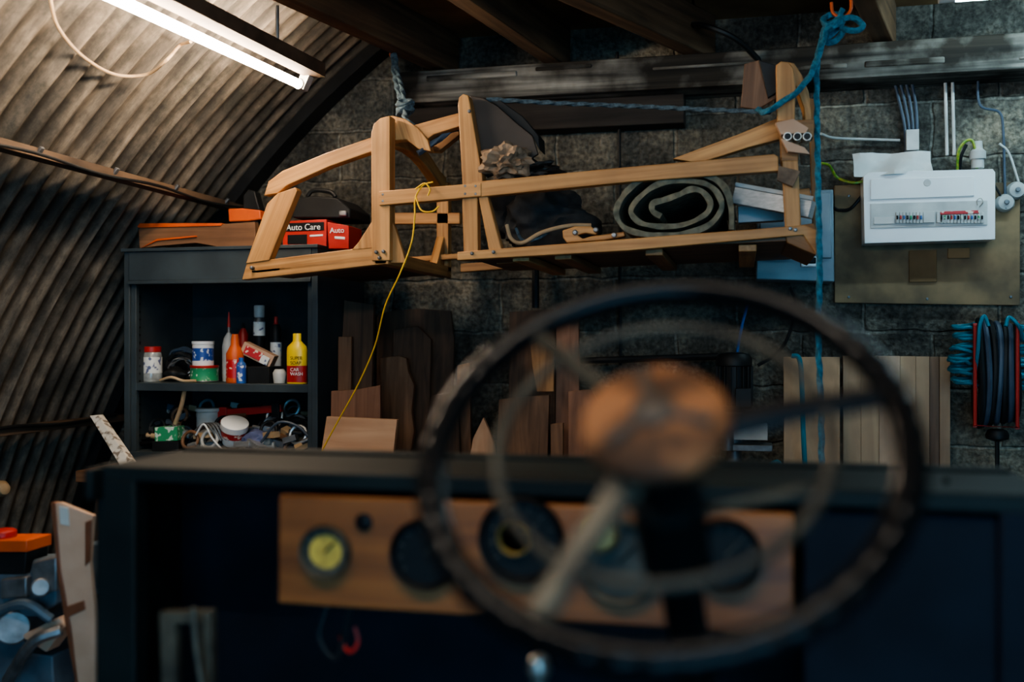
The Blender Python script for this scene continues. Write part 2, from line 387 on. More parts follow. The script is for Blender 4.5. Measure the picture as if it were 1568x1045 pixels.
# ------------------------------------------------------------------ fluorescent lamps; the last two are unseen and added as fill
def lamp(name,p,d,length,tubem,side=V((0,0,0)),hm='housing',stem=.14):
    d=V(d).normalized(); p=V(p); q=p+d*length
    b=B(name); up=V((0,0,1))
    o=up*.055+side
    b.bar(p+o-d*.02,q+o+d*.02,.06,.045,hm)
    for e,sg in((p,-1),(q,1)):
        b.bar(e+up*.05+side*.6,e-up*.012,.035,.03,'offwhite')
        b.cyl(e-d*.022*1,e+d*.022,.017,'offwhite')
    b.cyl(p,q,.0145,tubem,n=20)
    for k in (.15,.85):
        c=p+d*length*k+o; b.cyl(c,c+up*stem,.006,'steel',n=8)
    return b.done(0)
e=PZ(462,131,2.2); s0=PZ(160,-10,2.2); d=(s0-e).normalized()
lamp('fluorescent_lamp',e,d,1.5,'tube',side=V((.045,0,-.005)))
p=PY(1450,-4,3.10); lamp('fluorescent_lamp',p,(1,0,0),1.2,'tubec',hm='offwhite',stem=.04)
lamp('fluorescent_lamp',(-1.15,.45,2.24),(1,0,0),1.5,'tubew',stem=.05)  # unseen tube added overhead to brighten the front of the hanging frame
lamp('fluorescent_lamp',(1.0,-1.4,2.24),(1,0,0),1.2,'tubec',stem=.05)  # unseen tube added behind the camera for cool fill light
b=B('lamp_cable'); b.tube([roof(75,-10),roof(88,40),roof(125,85),roof(175,114,.04),roof(225,114,.06),roof(255,92,.1),PY(275,70,2.72),PY(292,64,2.66)],.0048,'cream'); b.done(0)
# ------------------------------------------------------------------ workbench + cabinet
b=B('workbench'); b.mm((-2.25,3.02,.86),(.33,3.69,.90),'brown')
for x in(-2.2,-1.1,0.24):
    for y in(3.06,3.6): b.mm((x,y,0),(x+.07,y+.07,.86),'joist')
b.mm((-2.2,3.08,.25),(.3,3.6,.28),'brown'); b.done(.003)
CL,CR_,CF,CB=-2.155,-1.41,3.16,3.59
CT=1.68
b=B('steel_storage_cabinet'); t=.022
b.mm((CL,CF,.90),(CL+t,CB,CT),'cab'); b.mm((CR_-t,CF,.90),(CR_,CB,CT),'cab')
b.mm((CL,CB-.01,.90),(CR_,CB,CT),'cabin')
b.mm((CL-.005,CF-.012,CT-.012),(CR_+.005,CB,CT),'cab')
b.mm((CL+t,CF-.004,1.565),(CR_-t,CF+.02,CT-.012),'cab')
b.mm((CL+t,CF-.010,1.552),(CR_-t,CF+.035,1.565),'cab')
b.mm((CL+t,CF,.90),(CR_-t,CB,.955),'cab')
b.mm((CL+t,CF+.02,1.185),(CR_-t,CB,1.20),'cab')
b.mm((CL+t,CF+.012,1.172),(CR_-t,CF+.022,1.20),'cab')
b.mm((CL+t,CF+.01,.955),(CL+t+.02,CF+.03,1.552),'cab'); b.mm((CR_-t-.02,CF+.01,.955),(CR_-t,CF+.03,1.552),'cab')
for i in range(20):
    z=.98+i*.028
    b.box((CL+t+.001,CF+.06,z),(.003,.012,.008),'black')
b.done(.002)
S1,S2=1.20,.955
def at(u,Y,z): p=PY(u,522,Y); return V((p.x,Y,z))
def bottle(name,u0,u1,vt,Y,z,prof,mats,sy=1.0,vb=None):
    u=(u0+u1)/2; k=sc(u,Y); r=(u1-u0)/2*k
    base=at(u,Y,z); top=PY(u,vt,Y).z; h=top-z
    b=B(name); b.lathe(base,[(r*a,h*c) for a,c in prof],None,mats=mats,sy=sy); return b.done(.0008)
bottle('glass_jar',218,248,531,3.28,S1,[(.95,0),(1,.05),(1,.25),(1,.7),(.9,.82),(.85,.84),(.9,.85),(.9,.99),(.8,1)],['glass','glass','wlabel','glass','glass','red','red','red'])
bottle('paint_tin',292,334,560,3.30,S1,[(1,0),(1.03,.05),(1,.1),(1,.85),(1.04,.9),(1.04,1)],['steel','steel','glabel','red','red'])
tz=PY(313,560,3.30).z
bottle('filler_tin',295,327,523,3.30,tz,[(1,0),(1,.08),(1,.2),(1,.72),(1,.86),(1.05,.88),(1.05,1),(.9,1)],['white','white','blabel','white','white','white','white'])
bottle('oil_bottle',341,360,478,3.38,S1,[(1,0),(1.05,.1),(1.05,.5),(.8,.62),(.3,.7),(.28,.78),(.15,.95),(.1,1)],['offwhite','offwhite','offwhite','offwhite','steel','red','red'])
bottle('cleaner_bottle',347,373,512,3.26,S1,[(1,0),(1.05,.05),(1.05,.1),(1.05,.48),(1.05,.6),(.7,.72),(.5,.78),(.5,.9),(.35,1)],['orange','orange','rlabel','orange','orange','orange','orange','orange'])
bottle('detergent_bottle',362,377,548,3.21,S1,[(1,0),(1,.1),(1,.7),(.8,.8),(.5,.85),(.5,1)],['blue','blabel','blue','blue','blue'])
bottle('aerosol_can',388,406,468,3.42,S1,[(1,0),(1.04,.02),(1,.05),(1,.6),(1,.78),(.75,.84),(.9,.85),(.9,.99),(.8,1)],['steel','steel','dial','wlabel','steel','offwhite','offwhite','offwhite'])
bottle('aerosol_can',414,431,485,3.42,S1,[(1,0),(1.04,.02),(1,.05),(1,.6),(1,.8),(.6,.88),(.35,.89),(.35,.99),(.3,1)],['steel','steel','wlabel','dial','dial','red','red','red'])
pb=bottle('polish_bottle',439,471,511,3.24,S1,[(1,0),(1.03,.03),(1.03,.12),(1.03,.36),(1.03,.66),(.95,.74),(.55,.82),(.42,.85),(.42,.99),(.38,1)],['yellow','red','red','yellow','yellow','yellow','yellow','yellow','yellow'],sy=.65)
k=sc(455,3.24); pc=at(455,3.24-16*k*1.05,S1)
for txt,dz,m in(('SUPER',.085,'dial'),('SOAP',.068,'dial'),('CAR',.045,'white'),('WASH',.030,'white')):
    lettering(txt,pc+V((-.026,0,dz)),.0165,m,pb)
bottle('blue_bottle',472,485,518,3.30,S1,[(1,0),(1,.1),(1,.5),(1,.7),(.8,.8),(.6,.85),(.6,1)],['blue','blabel','ylabel','ylabel','blue','blue'])
bottle('glue_bottle',365,380,494,3.45,S1,[(1,0),(1,.5),(1,.8),(.4,.9),(.2,1)],['dial','red','red','dial'])
bottle('grease_tin',398,424,548,3.48,S1,[(1,0),(1,.1),(1,.85),(1.04,.9),(1.04,1)],['steel','dial','rlabel','steel'])
bottle('varnish_jar',232,258,520,3.47,S1,[(1,0),(1,.8),(.9,.85),(.9,1)],['ash_dark','steel','steel'])
b=B('cardboard_carton'); p=PY(397,543,3.30); b.box(p,(.12,.06,.045),'cardboard',(0,.45,.2)); b.box(p+V((-.005,-.034,.004)),(.07,.004,.03),'rlabel',(0,.45,.2)); b.box(p+V((.035,-.03,-.02)),(.03,.004,.03),'wlabel',(0,.45,.2)); b.done(.001)
b=B('cardboard_carton'); p=PY(398,572,3.28); b.mm((p.x-.06,3.23,S1),(p.x+.06,3.34,p.z+.025),'black'); b.done(.001)
def coil(b,c,r,n,mat,tr,seed,flat=.35,vert=False):
    rnd=random.Random(seed); pts=[]
    for i in range(n*8):
        t=i*math.pi/4; rr=r*(1+rnd.uniform(-.18,.18)); 
        if vert: pts.append(V(c)+V((rr*math.cos(t),rnd.uniform(-.012,.012),rr*math.sin(t)*.8)))
        else: pts.append(V(c)+V((rr*math.cos(t),rr*math.sin(t)*.6,i/(n*8)*r*flat+abs(rnd.uniform(0,.008)))))
    b.tube(pts,tr,mat,n=6,smooth=4)
b=B('cable_bundle'); coil(b,at(275,3.36,S1+.06),.05,5,'black',.005,3,vert=True); coil(b,at(283,3.4,S1+.07),.06,4,'bluegrey',.005,4,vert=True); b.blob(at(268,3.33,S1+.025),(.05,.04,.028),'black',.4,2,5,3,floor=S1); b.tube([at(245,3.2,S1+.008),at(262,3.19,S1+.02),at(280,3.2,S1+.008),at(300,3.2,S1+.008)],.005,'cream')
coil(b,at(278,3.34,S1+.05),.045,4,'steel',.003,24,vert=True); b.done(0)
b=B('small_pot'); p=at(428,3.26,S1); b.lathe(p,[(.02,0),(.024,.035),(.022,.04),(.016,.05)],'offwhite'); b.done(.001)
b=B('green_carton'); p=at(260,3.22,S2); b.box(p+V((0,0,.062)),(.085,.06,.05),'glabel',(0,-.05,.1)); b.box(p+V((0,0,.018)),(.10,.07,.036),'black',(0,0,.1)); b.done(.001)
b=B('plastic_tub'); c=PY(358,662,3.24); ax=V((.3,-.35,.85)).normalized(); c0=c-ax*.045
b.lathe(c0,[(.036,0),(.042,.03),(.043,.035),(.045,.06),(.049,.062),(.049,.085),(.044,.088)],None,axis=ax,mats=['white','wlabel','rlabel','white','white','white']); b.done(.001)
b=B('steel_mug'); p=at(320,3.36,S2); b.lathe(p,[(.045,0),(.045,.13),(.05,.135),(.05,.145),(.042,.146)],'offwhite'); b.done(.001)
b=B('hammer'); a=PY(284,590,3.19); c=PY(268,650,3.22); b.tube([a,a.lerp(c,.5)+V((.006,0,0)),c],.008,'cream',smooth=4); b.tube([c,c+V((-.01,.03,-.03)),c+V((.02,.05,-.05))],.011,'steel'); b.done(.001)
b=B('red_bar_clamp'); b.bar(PY(335,634,3.36),PY(432,625,3.36),.025,.028,'red'); b.box(PY(345,640,3.36),(.03,.04,.08),'red'); b.box(PY(425,650,3.36),(.03,.04,.16),'black'); b.done(.002)
b=B('tool_clutter'); rnd=random.Random(11)
for i in range(190):
    u=rnd.uniform(218,478); Y=rnd.uniform(3.2,3.5); p=at(u,Y,S2+rnd.uniform(.012,.065+.11*(Y-3.2)/.3)); a=rnd.uniform(-.7,.7); l=rnd.uniform(.03,.09)
    d=V((math.cos(a)*1,math.sin(a)*.4,rnd.uniform(-.4,.4))).normalized()
    k=rnd.choice(['steel','steel','black','bluegrey','offwhite','black','alu','cream','bluebox','glossblk','brown','alu'])
    ty=rnd.random()
    if ty<.45: b.cyl(p-d*l/2,p+d*l/2,rnd.uniform(.005,.014),k,n=12)
    elif ty<.7: b.box(p,(l,.03,.020),k,(rnd.uniform(-.4,.4),rnd.uniform(-.5,.5),a))
    else: b.tube([p+V((math.cos(t)*.03,math.sin(t)*.01,math.sin(t)*.03)) for t in [j*math.pi/4 for j in range(8)]],.006,k,closed=True,smooth=3)
b.blob(at(397,3.26,S2+.035),(.06,.05,.04),'bpurple',.5,2.4,3,4,floor=S2)
b.blob(at(330,3.4,S2+.05),(.09,.06,.05),'black',.4,2,8,3,floor=S2)
b.blob(at(450,3.4,S2+.05),(.09,.06,.07),'black',.4,2,9,3,floor=S2)
b.done(0)
b=B('cable_bundle'); coil(b,at(452,3.30,S2+.07),.055,6,'black',.006,13,vert=True); coil(b,at(435,3.27,S2+.01),.05,3,'bluegrey',.006,17)
b.tube([at(300,3.2,S2+.06),at(312,3.19,S2+.1),at(325,3.2,S2+.05),at(340,3.2,S2+.01)],.0035,'white')
b.tube([at(400,3.2,S2+.04),at(425,3.19,S2+.11),at(455,3.2,S2+.10),at(478,3.2,S2+.05)],.005,'bluegrey')
for k in range(4): b.tube([at(290+k*7,3.24,S2+.05+.01*k),at(315+k*6,3.22,S2+.10),at(335+k*4,3.22,S2+.04)],.004,'steel')
b.done(0)
# on top of cabinet
b=B('wooden_saw_board'); b.pp([(212,352),(216,348),(300,346),(390,340),(392,379),(350,381),(300,372),(240,377),(214,381)],3.22,.03,'brown',V((1,0,0)))
b.pp([(210,347),(214,342),(300,342),(340,342),(338,346),(300,347),(212,349)],3.215,.04,'orange')
b.pp([(214,381),(240,366),(300,361),(300,363),(240,369)],3.212,.01,'orange'); b.done(.001)
b=B('electric_drill'); b.pp([(349,320),(370,319),(398,322),(400,336),(380,339),(350,340)],3.30,.06,'orange')
b.pp([(372,300),(380,290),(390,293),(393,305),(398,322),(372,320)],3.31,.045,'black'); b.pp([(352,340),(395,338),(396,382),(352,382)],3.31,.06,'black'); b.done(.004)
b=B('product_carton'); z=CT
b.pp([(433,339),(500,336),(500,381),(433,381)],3.24,.16,'red'); b.pp([(436,342),(496,340),(496,353),(436,355)],3.238,.004,'dial'); b.pp([(440,360),(470,359),(470,374),(440,374)],3.238,.004,'dial'); b.pp([(474,360),(494,359),(494,362),(474,363)],3.238,.004,'white')
pcb=b.done(.0015); lettering('Auto Care',PY(438,353,3.236),.030,'white',pcb)
b=B('product_carton'); b.pp([(501,340),(534,346),(534,381),(503,381)],3.20,.12,'red'); b.pp([(512,362),(528,363),(528,367),(512,366)],3.198,.004,'white'); pcb=b.done(.0015); lettering('Auto',PY(505,357,3.197),.026,'white',pcb)
b=B('toolbox'); b.pp([(448,306),(478,300),(516,303),(536,320),(536,334),(448,334)],3.28,.2,'black'); b.tube([PY(470,302,3.33),PY(480,292,3.33),PY(505,294,3.33),PY(515,303,3.33)],.008,'black'); b.box(PY(525,327,3.27),(.03,.01,.02),'steel'); b.done(.006)
# ------------------------------------------------------------------ wooden body frame
YF=2.85; TH=.036
fr=B('wooden_car_body_frame')
W='ash'
fr.pp([(370,429),(378,402),(574,377),(592,376),(592,404),(480,417)],YF,TH,W)
fr.pp([(376,404),(409,312),(425,296),(452,287),(455,292),(412,399)],YF-.004,TH,W)
fr.pp([(404,300),(411,278),(432,262),(500,234),(570,210),(571,232),(505,255),(440,284),(425,296)],YF+.004,TH,W)
fr.pp([(569,400),(568,205),(572,190),(582,181),(597,177),(597,399)],YF-.006,TH+.012,W)
fr.pp([(572,335),(576,380),(538,383),(548,372)],YF-.002,TH,W)
fr.pp([(590,403),(597,330),(606,352),(622,403)],YF+.02,.02,W)
def yz(pts,x,th,mat): fr.prism([(x,y,z) for y,z in pts],(th,0,0),mat)
xA=PY(583,300,YF).x; zt=PY(583,180,YF).z; zb=PY(583,400,YF).z
YR=3.48
o=[(YF+.01+(YR-YF)*t,zt-.03+.045*math.sin(math.pi*min(1,t*1.1))-.05*t) for t in [i/8 for i in range(9)]]
yz(o+[(y,z-.055) for y,z in reversed(o)],xA-.02,.035,W)
yz([(YR,zt-.10),(YR+.04,zt-.10),(YR+.04,zb+.01),(YR,zb+.01)],xA-.02,.045,W)
yz([(YR-.10,zb+.02),(YR,zb+.14),(YR,zb+.02)],xA-.02,.03,W)
yz([(YF+.10,zb+.0),(YF+.04,zb+.17),(YF+.04,zb+.0)],xA-.02,.03,W)
yz([(YF,zb-.01),(YR+.04,zb-.01),(YR+.04,zb+.03),(YF,zb+.03)],xA-.02,.045,W)
fr.pp([(583,181),(600,177),(620,182),(640,196),(655,215),(660,232),(640,228),(622,214),(605,215),(596,222)],YF+.05,.04,W)
fr.pp([(632,192),(702,173),(706,193),(664,206),(655,213)],YF+.06,TH,W)
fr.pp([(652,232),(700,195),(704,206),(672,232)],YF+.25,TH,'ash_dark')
fr.pp([(598,326),(704,326),(704,343),(598,343)],YR,.03,W)
fr.pp([(580,293),(737,280),(737,301),(580,315)],YF-.016,TH,W)
fr.pp([(701,160),(703,149),(709,144),(717,146),(720,160),(739,272),(739,300),(708,300),(708,282)],YF-.010,TH+.01,W)
fr.pp([(707,296),(731,296),(732,392),(710,393)],YF-.004,TH,W)
fr.pp([(732,300),(746,298),(770,389),(750,391)],YF-.006,TH,W)
fr.pp([(722,279),(960,256),(1185,236),(1192,240),(1192,262),(960,279),(722,303)],YF-.014,TH,W)
fr.pp([(700,386),(960,366),(1232,345),(1250,352),(1250,390),(1230,360),(960,384),(700,399)],YF-.01,.045,W)
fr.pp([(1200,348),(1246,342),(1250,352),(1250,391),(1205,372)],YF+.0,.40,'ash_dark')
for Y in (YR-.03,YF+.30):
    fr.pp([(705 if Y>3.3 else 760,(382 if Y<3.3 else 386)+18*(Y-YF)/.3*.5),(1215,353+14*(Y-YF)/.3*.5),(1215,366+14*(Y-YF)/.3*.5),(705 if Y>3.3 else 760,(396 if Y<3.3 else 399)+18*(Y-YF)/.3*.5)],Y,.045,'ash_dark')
a=PY(704,392,YF); c=PY(1228,368,YF)
fr.prism([a+V((0,.01,0)),c+V((0,.01,0)),c+V((0,.01,.012)),a+V((0,.01,.012))],(0,YR-YF+.03,0),'brown')
for u in(800,868,1150,1010):
    t=(u-704)/(1228-704); p=a.lerp(c,t); fr.box(p+V((0,(YR-YF)/2+.03,-.012)),(.05,YR-YF,.02),W if u in(800,1150) else 'ash_dark')
a=PY(385,420,YF); c=PY(592,398,YF)
xk=-1.385; tk=(xk-a.x)/(c.x-a.x); kz=a.lerp(c,tk)
fr.add([a,c,V((c.x,YR,c.z)),V((xk,YR,kz.z)),V((xk,3.1,kz.z)),V((a.x+.02,3.1,a.z)),
        a+V((0,0,.012)),c+V((0,0,.012)),V((c.x,YR,c.z+.012)),V((xk,YR,kz.z+.012)),V((xk,3.1,kz.z+.012)),V((a.x+.02,3.1,a.z+.012))],
       [(0,5,4,3,2,1),(6,7,8,9,10,11)]+[(i,(i+1)%6,(i+1)%6+6,i+6) for i in range(6)],'brown')
fr.pp([(598,396),(704,388),(704,396),(598,404)],YR-.05,.05,W)
fr.pp([(1197,246),(1222,246),(1227,352),(1203,355)],YF-.002,TH,W)
fr.pp([(1188,100),(1196,94),(1207,95),(1215,104),(1218,130),(1217,188),(1190,188)],YF+.02,TH,W)
fr.pp([(1207,95),(1216,97),(1228,115),(1238,140),(1243,170),(1243,192),(1234,192),(1231,165),(1222,140),(1215,125)],YF+.05,.08,W)
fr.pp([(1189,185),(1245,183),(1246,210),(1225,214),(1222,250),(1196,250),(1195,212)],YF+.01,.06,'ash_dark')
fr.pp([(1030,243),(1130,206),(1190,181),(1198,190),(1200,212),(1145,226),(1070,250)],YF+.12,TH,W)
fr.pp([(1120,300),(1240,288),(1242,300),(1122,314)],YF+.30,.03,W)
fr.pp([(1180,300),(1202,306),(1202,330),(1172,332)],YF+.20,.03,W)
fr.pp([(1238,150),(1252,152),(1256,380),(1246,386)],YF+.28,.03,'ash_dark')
for (u,v) in [(586,298),(586,308),(712,285),(728,285),(712,297),(728,297),(580,395),(586,385),(1210,350),(1218,352),(384,410),(722,388),(755,386),(718,170),(575,386)]:
    p=PY(u,v,YF-.0165); fr.cyl(p+V((0,.0,0)),p+V((0,.02,0)),.0055,'steel',n=10)
fr.done(.0025)
b=B('curved_panel'); b.pp([(719,146),(740,150),(762,163),(790,188),(815,208),(824,236),(800,252),(745,272),(738,262)],YF+.05,.012,'dkbrown'); b.pp([(740,148),(765,153),(800,178),(825,208),(826,230),(815,208),(790,188),(762,163)],YF+.07,.09,'black'); b.done(.002)
b=B('scrap_panel'); b.pp([(1140,98),(1162,92),(1182,98),(1192,130),(1190,150),(1160,168),(1134,164)],YF+.10,.012,'brown'); b.pp([(1162,92),(1190,100),(1192,140),(1176,150)],YF+.085,.015,'black'); b.done(.002)
b=B('cardboard_wrap'); b.pp([(1187,188),(1215,182),(1238,196),(1234,204),(1196,206)],YF-.02,.03,'cardboard'); b.pp([(1196,212),(1232,226),(1240,236),(1206,232)],YF-.03,.02,'cardboard'); b.pp([(1192,254),(1226,262),(1214,286),(1190,276)],YF-.03,.02,'crump')
for u in(1206,1221,1236):
    p=PY(u,209,YF-.03); b.cyl(p,p+V((0,.05,0)),.012,'chrome'); b.cyl(p-V((0,.001,0)),p+V((0,.004,0)),.009,'black')
b.done(.001)
b=B('crumpled_paper_bag'); c=PY(776,248,YF+.0); b.blob(c,(.066,.05,.046),'crump',.6,3.6,4,4); b.done(0,angle=8)
b=B('plastic_sheet'); b.blob(PY(808,262,YF+.05),(.085,.06,.028),'blkbag',.7,3.6,6,4); b.done(0,angle=8)
zf=lambda u: PY(704,392,YF).z+( (PY(u,380,YF).x-PY(704,392,YF).x)/(PY(1228,368,YF).x-PY(704,392,YF).x))*(PY(1228,368,YF).z-PY(704,392,YF).z)+.012
b=B('black_fabric'); b.blob(PY(838,345,YF+.30),(.15,.10,.10),'fabric',.55,1.6,12,5,floor=zf(820)); b.blob(PY(785,318,YF+.36),(.09,.08,.10),'fabric',.5,1.6,15,4,floor=zf(780)); b.done(0,angle=60)
b=B('webbing_strap'); b.tube([PY(776,345,YF+.1),PY(783,366,YF+.08),PY(800,372,YF+.06),PY(830,356,YF+.07),PY(870,346,YF+.1),PY(905,345,YF+.12)],.006,'cream'); b.tube([PY(790,350,YF+.1),PY(800,368,YF+.08),PY(822,366,YF+.07),PY(840,356,YF+.1)],.005,'greyrope'); b.done(0)
b=B('wooden_clamp'); b.pp([(861,353),(880,347),(905,347),(915,355),(912,360),(896,357),(884,360),(892,366),(905,362),(956,355),(957,362),(925,368),(868,372),(862,364)],YF+.03,.03,W)
for u,v in((880,356),(912,352),(940,360)):
    p=PY(u,v,YF+.022); b.cyl(p,p+V((0,.02,0)),.008,'steel',n=12)
b.done(.003)
b=B('metal_channel'); 
a=PY(1126,300,YF+.12); c=PY(1244,322,YF+.06); b.bar(a,c,.05,.048,'alu'); b.bar(a+V((0,-.02,.03)),c+V((0,-.02,.03)),.01,.012,'offwhite'); b.bar(PY(1130,330,YF+.2),PY(1200,326,YF+.2),.04,.05,'bluebox'); b.done(.002)
b=B('rolled_carpet')
def sheet(pts,th,y0,y1,mat):
    P=pts;N=len(P); vs=[];fs=[]
    for y in (y0,y1):
        for i in range(N):
            t=(P[min(i+1,N-1)]-P[max(i-1,0)]).normalized(); nn=V((-t.y,t.x))
            w=th*(1+.35*noise.noise(V((i*.23,y*3,0))))
            for s_ in(-.5,.5):
                q=P[i]+nn*w*s_; vs.append(V((q.x,y+.008*noise.noise(V((i*.4,s_,0))),q.y)))
    o=2*N
    for i in range(N-1):
        a0=2*i; fs.extend([(a0,a0+2,a0+3,a0+1),(o+a0,o+a0+1,o+a0+3,o+a0+2),(a0,o+a0,o+a0+2,a0+2),(a0+1,a0+3,o+a0+3,o+a0+1)])
    fs+=[(0,1,o+1,o),(2*N-2,o+2*N-2,o+2*N-1,2*N-1)]
    b.add(vs,fs,mat,V((0,1,0)))
Yc=YF+.0
ctrl=[(1120,352),(1119,315),(1108,285),(1080,268),(1040,263),(1000,266),(968,285),(948,310),(944,330),(958,350),(995,360),(1040,359),(1082,347),(1104,322),(1101,300),(1084,283),(1050,277),(1012,281),(984,298),(966,322),(980,341),(1012,347),(1048,344),(1078,330),(1088,312),(1076,294),(1058,290),(1040,298),(1018,306),(1000,312),(1000,324),(1014,332)]
c2=[V((PY(u,v,Yc).x,PY(u,v,Yc).z)) for u,v in ctrl]
Q=[]
for i in range(len(c2)-1):
    p0=c2[max(i-1,0)];p1=c2[i];p2=c2[i+1];p3=c2[min(i+2,len(c2)-1)]
    for k in range(6):
        t=k/6; Q.append(.5*((2*p1)+(p2-p0)*t+(2*p0-5*p1+4*p2-p3)*t*t+(3*p1-p0-3*p2+p3)*t**3))
sheet(Q,.0165,Yc,YR,'olive'); b.done(.001)
# ------------------------------------------------------------------ ropes
b=B('suspension_rope')
K=PY(1275,42,2.95); hook=PY(1290,8,2.95)
b.tube([hook+V((0,0,-.01)),PY(1283,28,2.95),K,PY(1258,62,2.95),PY(1251,100,2.93),PY(1251,180,2.90),PY(1253,300,2.80),PY(1255,420,2.79),PY(1253,520,2.79),PY(1257,620,2.79),PY(1258,745,2.79),PY(1258,800,2.79)],.0075,'bluerope',strands=3)
b.tube([PY(1268,36,2.95),PY(1255,80,2.9),PY(1238,120,2.86),PY(1215,145,2.84),PY(1192,160,2.84),PY(1172,172,2.86),PY(1160,168,2.9)],.0080,'bluerope',strands=3)
for k in range(4):
    c=K+V((.0,0,.02-.012*k)); b.tube([c+V((.026*math.cos(t),.018*math.sin(t)-.0,.022*math.sin(t+k))) for t in [j*math.pi/3 for j in range(6)]],.008,'bluerope',closed=True,strands=3)
b.tube([K+V((.01,-.01,.01)),PY(1295,28,2.94),PY(1312,30,2.94),PY(1322,40,2.94),PY(1312,47,2.94),PY(1290,44,2.94)],.008,'bluerope',strands=3)
b.tube([hook+V((-.03,0,.01)),hook+V((-.025,0,-.02)),hook+V((0,0,-.035)),hook+V((.022,0,-.015)),hook+V((.022,0,.03)),hook+V((.022,0,.09))],.0045,'orange'); b.done(0)
b=B('suspension_rope')
h=PY(602,84,3.32); kn=PY(620,168,3.05)
b.tube([h,PY(604,110,3.28),PY(610,140,3.15),kn,PY(622,185,2.95),PY(640,200,2.93)],.0095,'greyrope',strands=3)
b.tube([h+V((.006,0,0)),PY(608,110,3.27),PY(616,140,3.14),kn],.008,'greyrope',strands=3)
for k in range(3):
    c=kn+V((0,0,.02-.014*k)); b.tube([c+V((.022*math.cos(t),.018*math.sin(t),.01*math.sin(t+k))) for t in [j*math.pi/3 for j in range(6)]],.0095,'greyrope',closed=True,strands=3)
b.tube([PY(640,235,2.9),PY(670,215,2.93),PY(690,200,2.95),PY(702,196,2.97)],.0085,'bluegrey',strands=3)
b.tube([h+V((.014,0,.0)),h+V((0,0,-.014)),h+V((-.012,0,.003)),h+V((0,0,.02)),V((h.x,h.y,2.37))],.0035,'orange'); b.done(0)
b=B('tie_rope'); b.tube([PY(745,152,2.92),PY(850,158,2.95),PY(950,162,2.97),PY(1060,167,2.95),PY(1180,172,2.90)],.0062,'greyrope',strands=3); b.done(0)
b=B('yellow_string'); y=YF-.03
b.tube([PY(663,279,y),PY(648,284,y),PY(636,303,y),PY(635,330,y),PY(630,372,y),PY(612,420,y),PY(590,468,y+.03),PY(574,530,y+.1),PY(548,590,y+.15),PY(515,650,y+.19),PY(493,692,y+.22),PY(490,712,y+.22)],.0024,'ystring')
b.tube([PY(636,290,y),PY(650,281,y-.01),PY(658,290,y-.01),PY(655,300,y-.01)],.0024,'ystring'); b.tube([PY(636,300,y),PY(645,322,y-.01),PY(662,324,y-.01),PY(672,316,y)],.0022,'ystring'); b.done(0)
# ------------------------------------------------------------------ electrics
b=B('electrical_backboard'); b.pp([(1278,284),(1562,279),(1562,468),(1278,464)],3.665,.03,'osb'); b.box(PY(1413,408,3.66),(.09,.006,.11),'ply'); b.box(PY(1468,388,3.66),(.07,.006,.035),'ply')
for u,v in((1300,455),(1420,458),(1548,455),(1300,300),(1548,300)):
    p=PY(u,v,3.662); b.cyl(p,p+V((0,.01,0)),.005,'steel',n=10)
b.done(.002)
b=B('consumer_unit'); Y=3.57
b.pp([(1322,270),(1330,264),(1520,259),(1524,264),(1524,367),(1324,373)],Y,.09,'white')
b.pp([(1333,275),(1492,270),(1492,300),(1333,306)],Y-.006,.01,'white')
b.pp([(1333,312),(1512,307),(1512,345),(1333,350)],Y-.004,.01,'offwhite')
b.pp([(1338,333),(1370,332),(1370,343),(1338,344)],Y-.008,.01,'paper')
for i in range(26):
    u=1372+i*5.2
    if 1410<u<1435: 
        if i%4==0: b.pp([(u,324),(u+18,323.5),(u+18,341),(u,341.5)],Y-.012,.012,'offwhite')
        continue
    b.pp([(u,325-.02*i),(u+4.6,325),(u+4.6,342),(u,342)],Y-.012,.012,'offwhite'); b.pp([(u+1,330),(u+3.6,330),(u+3.6,336),(u+1,336)],Y-.018,.008,['dial','red','blue','dial','glabel'][i%5])
b.pp([(1440,324),(1500,322),(1500,327),(1440,329)],Y-.015,.004,'rlabel')
p=PY(1420,280,Y-.008); b.cyl(p,p+V((0,.005,0)),.012,'offwhite')
b.tube([PY(1497,315,Y-.01),PY(1496,307,Y-.01),PY(1502,304,Y-.01),PY(1505,310,Y-.01),PY(1500,317,Y-.01)],.0015,'chrome')
b.done(.003)
b=B('paper_sheet')
vs=[];fs=[]
for i in range(13):
    for j in range(7):
        u=1305+i*10; v=236-4*(i/12)+ j*6.5 - .05*i*j; p=PY(u,v,3.62); p.y-= .05*(j/6)+.018*math.sin(i*.8+j*.5)+.01*noise.noise(V((i*.7,j*.9,0))); vs.append(p)
for i in range(12):
    for j in range(6): k=i*7+j; fs.append((k,k+1,k+8,k+7))
b.add(vs,fs,'paper'); b.done(0)
b=B('wall_cables')
for i in range(4):
    b.tube([PY(1366+i*9,112,3.66),PY(1378+i*8,160,3.66),PY(1386+i*6,200,3.66),PY(1388+i*5,262,3.63)],.0055,'bluegrey')
b.box(PY(1397,215,3.63),(.04,.02,.07),'offwhite')
for u in(1447,1458): b.tube([PY(u,104,3.66),PY(u+3,238,3.66)],.0055,'offwhite',smooth=0)
b.tube([PY(1466,262,3.62),PY(1468,232,3.6),PY(1478,217,3.6),PY(1489,216,3.6),PY(1494,235,3.6),PY(1496,258,3.6)],.005,'green')
b.tube([PY(1470,262,3.62),PY(1472,240,3.6),PY(1480,222,3.6)],.005,'dial')
b.tube([PY(1257,250,3.55),PY(1270,254,3.6),PY(1282,272,3.63),PY(1306,280,3.6),PY(1322,278,3.6)],.005,'green')
b.tube([PY(1257,205,3.5),PY(1275,211,3.6),PY(1310,213,3.66),PY(1378,215,3.66)],.0045,'offwhite')
b.lathe(PY(1497,258,3.61),[(.02,0),(.02,.03),(.026,.03),(.026,.055),(.016,.065),(.014,.09)],'offwhite')
